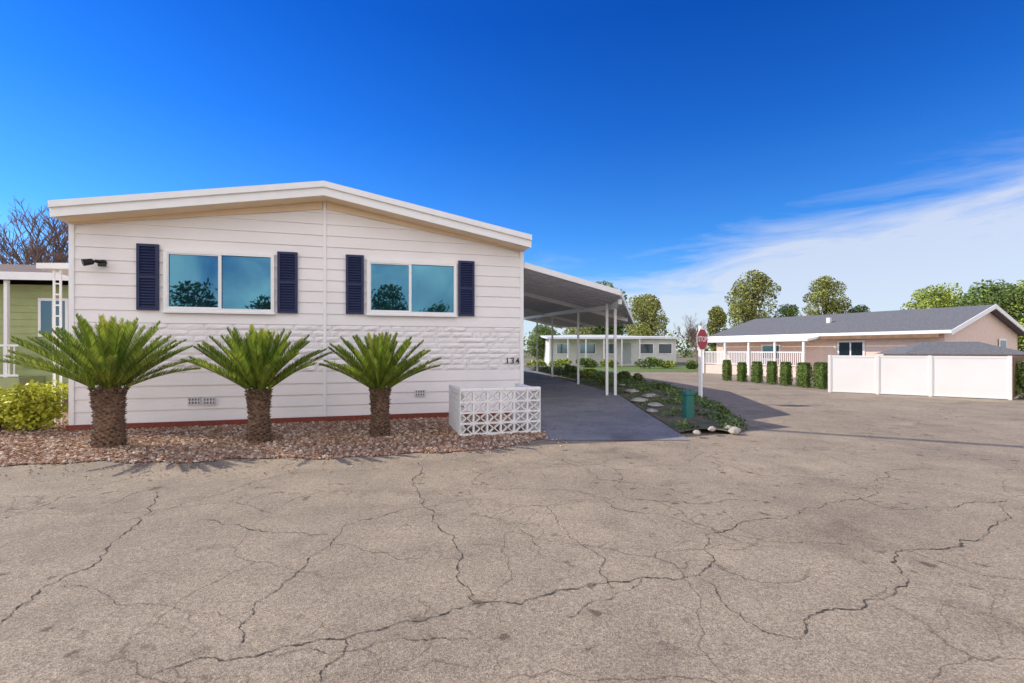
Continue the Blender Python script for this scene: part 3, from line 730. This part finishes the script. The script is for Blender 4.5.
# invented cable on two unseen poles, added to cast a shadow band on the road
WH=15.0; off=WH/math.tan(EL)
A=Vector((4.7,9.15))-Vector((sd.x,sd.y))*off; Bp=Vector((7.9,7.55))-Vector((sd.x,sd.y))*off; dl=(Bp-A).normalized()
pl=[A-dl*17,A+dl*42]
for i,p in enumerate(pl):
    t=thing('utility_pole',['wooden utility pole beyond the left edge of the street','wooden utility pole across the street behind the viewpoint'][i],'utility pole',(p.x,p.y,0),math.atan2(dl.y,dl.x))
    MB().tube([(0,0,-.1),(0,0,WH+.3)],[.17,.11],12).build('pole',wood,t); MB().box(-.06,.06,-.9,.9,WH-.3,WH-.18).build('crossarm',wood,t)
m=MB(); pts=[]
for i in range(25):
    q=i/24; p=pl[0].lerp(pl[1],q); pts.append((p.x,p.y,WH-.12-.5*(1-(2*q-1)**2)*.3))
m.tube(pts,[.085]*25,6); tag(m.build('overhead_cable',black),'thick bundled overhead cable strung between the two utility poles','cable')

ld=bpy.data.lights.new('sun','SUN'); ld.energy=4.7; ld.angle=R(.5); ld.color=(1,.93,.80); lo=bpy.data.objects.new('sun',ld); C.objects.link(lo); lo.rotation_euler=dv.to_track_quat('-Z','Y').to_euler(); lo.location=(0,0,30)
w=bpy.data.worlds.new('World'); scene.world=w; w.use_nodes=True; nt=w.node_tree; N=nt.nodes; L=nt.links; bg=N['Background']; bg.inputs[1].default_value=.15
sk=N.new('ShaderNodeTexSky'); sk.sky_type='NISHITA'; sk.sun_disc=False; sk.sun_elevation=EL; sk.sun_rotation=math.atan2(-sd.x,-sd.y); sk.air_density=1.0; sk.dust_density=.3; sk.ozone_density=2.5
tc=N.new('ShaderNodeTexCoord')
sep=N.new('ShaderNodeSeparateXYZ'); L.new(tc.outputs['Generated'],sep.inputs[0])
def math_(op,a,b=None,cl=False):
    n=N.new('ShaderNodeMath'); n.operation=op; n.use_clamp=cl
    for i,q in enumerate((a,b)):
        if q is None: continue
        if isinstance(q,(int,float)): n.inputs[i].default_value=q
        else: L.new(q,n.inputs[i])
    return n.outputs[0]
tr_=N.new('ShaderNodeValToRGB'); e=tr_.color_ramp.elements; e[0].position=.0; e[0].color=(.50,.74,1.0,1); e[1].position=.56; e[1].color=(.025,.27,.82,1)
q=e.new(.22); q.color=(.17,.52,.97,1); q=e.new(.40); q.color=(.06,.37,.92,1)
L.new(sep.outputs[2],tr_.inputs[0])
sc_=N.new('ShaderNodeMixRGB'); sc_.blend_type='MULTIPLY'; sc_.inputs[0].default_value=1; sc_.inputs[2].default_value=(1.3,1.3,1.3,1); L.new(sk.outputs[0],sc_.inputs[1])
tint=N.new('ShaderNodeMixRGB'); tint.blend_type='MULTIPLY'; tint.inputs[0].default_value=1; L.new(tr_.outputs[0],tint.inputs[2]); L.new(sc_.outputs[0],tint.inputs[1])
mp=N.new('ShaderNodeMapping'); mp.inputs['Rotation'].default_value=(0,R(-12),0); mp.inputs['Scale'].default_value=(1.4,1.4,8.0); L.new(tc.outputs['Generated'],mp.inputs[0])
nz=N.new('ShaderNodeTexNoise'); nz.inputs['Scale'].default_value=2.0; nz.inputs['Detail'].default_value=10; nz.inputs['Roughness'].default_value=.61; nz.inputs['Distortion'].default_value=.45; L.new(mp.outputs[0],nz.inputs['Vector'])
env=math_('SUBTRACT',math_('ADD',math_('MULTIPLY',sep.outputs[0],.17),.152),sep.outputs[2])
env=math_('MULTIPLY',env,10)
cl=math_('ADD',env,math_('MULTIPLY',math_('SUBTRACT',nz.outputs[0],.44),4.2))
cl=math_('MULTIPLY',cl,.85,True)
envc=math_('MULTIPLY',math_('ADD',env,.6),.9,True)
cl=math_('MULTIPLY',cl,envc,True)
cl=math_('MULTIPLY',cl,.74)
mx=N.new('ShaderNodeMixRGB'); mx.inputs[2].default_value=(5.3,5.5,5.95,1); L.new(cl,mx.inputs[0]); L.new(tint.outputs[0],mx.inputs[1])
# unseen bright cloud deck, added behind the viewpoint to light the shaded house front
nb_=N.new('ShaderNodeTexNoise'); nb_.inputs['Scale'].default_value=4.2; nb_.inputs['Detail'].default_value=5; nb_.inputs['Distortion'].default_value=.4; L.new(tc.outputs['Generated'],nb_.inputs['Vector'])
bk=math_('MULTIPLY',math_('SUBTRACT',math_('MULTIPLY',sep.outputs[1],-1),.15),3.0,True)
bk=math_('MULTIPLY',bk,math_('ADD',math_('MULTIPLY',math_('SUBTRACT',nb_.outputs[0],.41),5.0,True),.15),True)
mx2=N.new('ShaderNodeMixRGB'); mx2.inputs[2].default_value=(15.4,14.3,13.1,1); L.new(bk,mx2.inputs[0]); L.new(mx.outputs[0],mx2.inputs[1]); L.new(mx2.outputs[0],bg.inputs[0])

cam=bpy.data.cameras.new('cam'); co=bpy.data.objects.new('cam',cam); C.objects.link(co); co.location=(0,0,CH); co.rotation_euler=(R(90),0,0)
cam.sensor_width=36; cam.lens=36*F/1024; cam.shift_y=(HZ-341.5)/1024; cam.clip_end=4000
scene.camera=co
scene.view_settings.view_transform='Standard'; scene.view_settings.look='None'; scene.view_settings.exposure=0
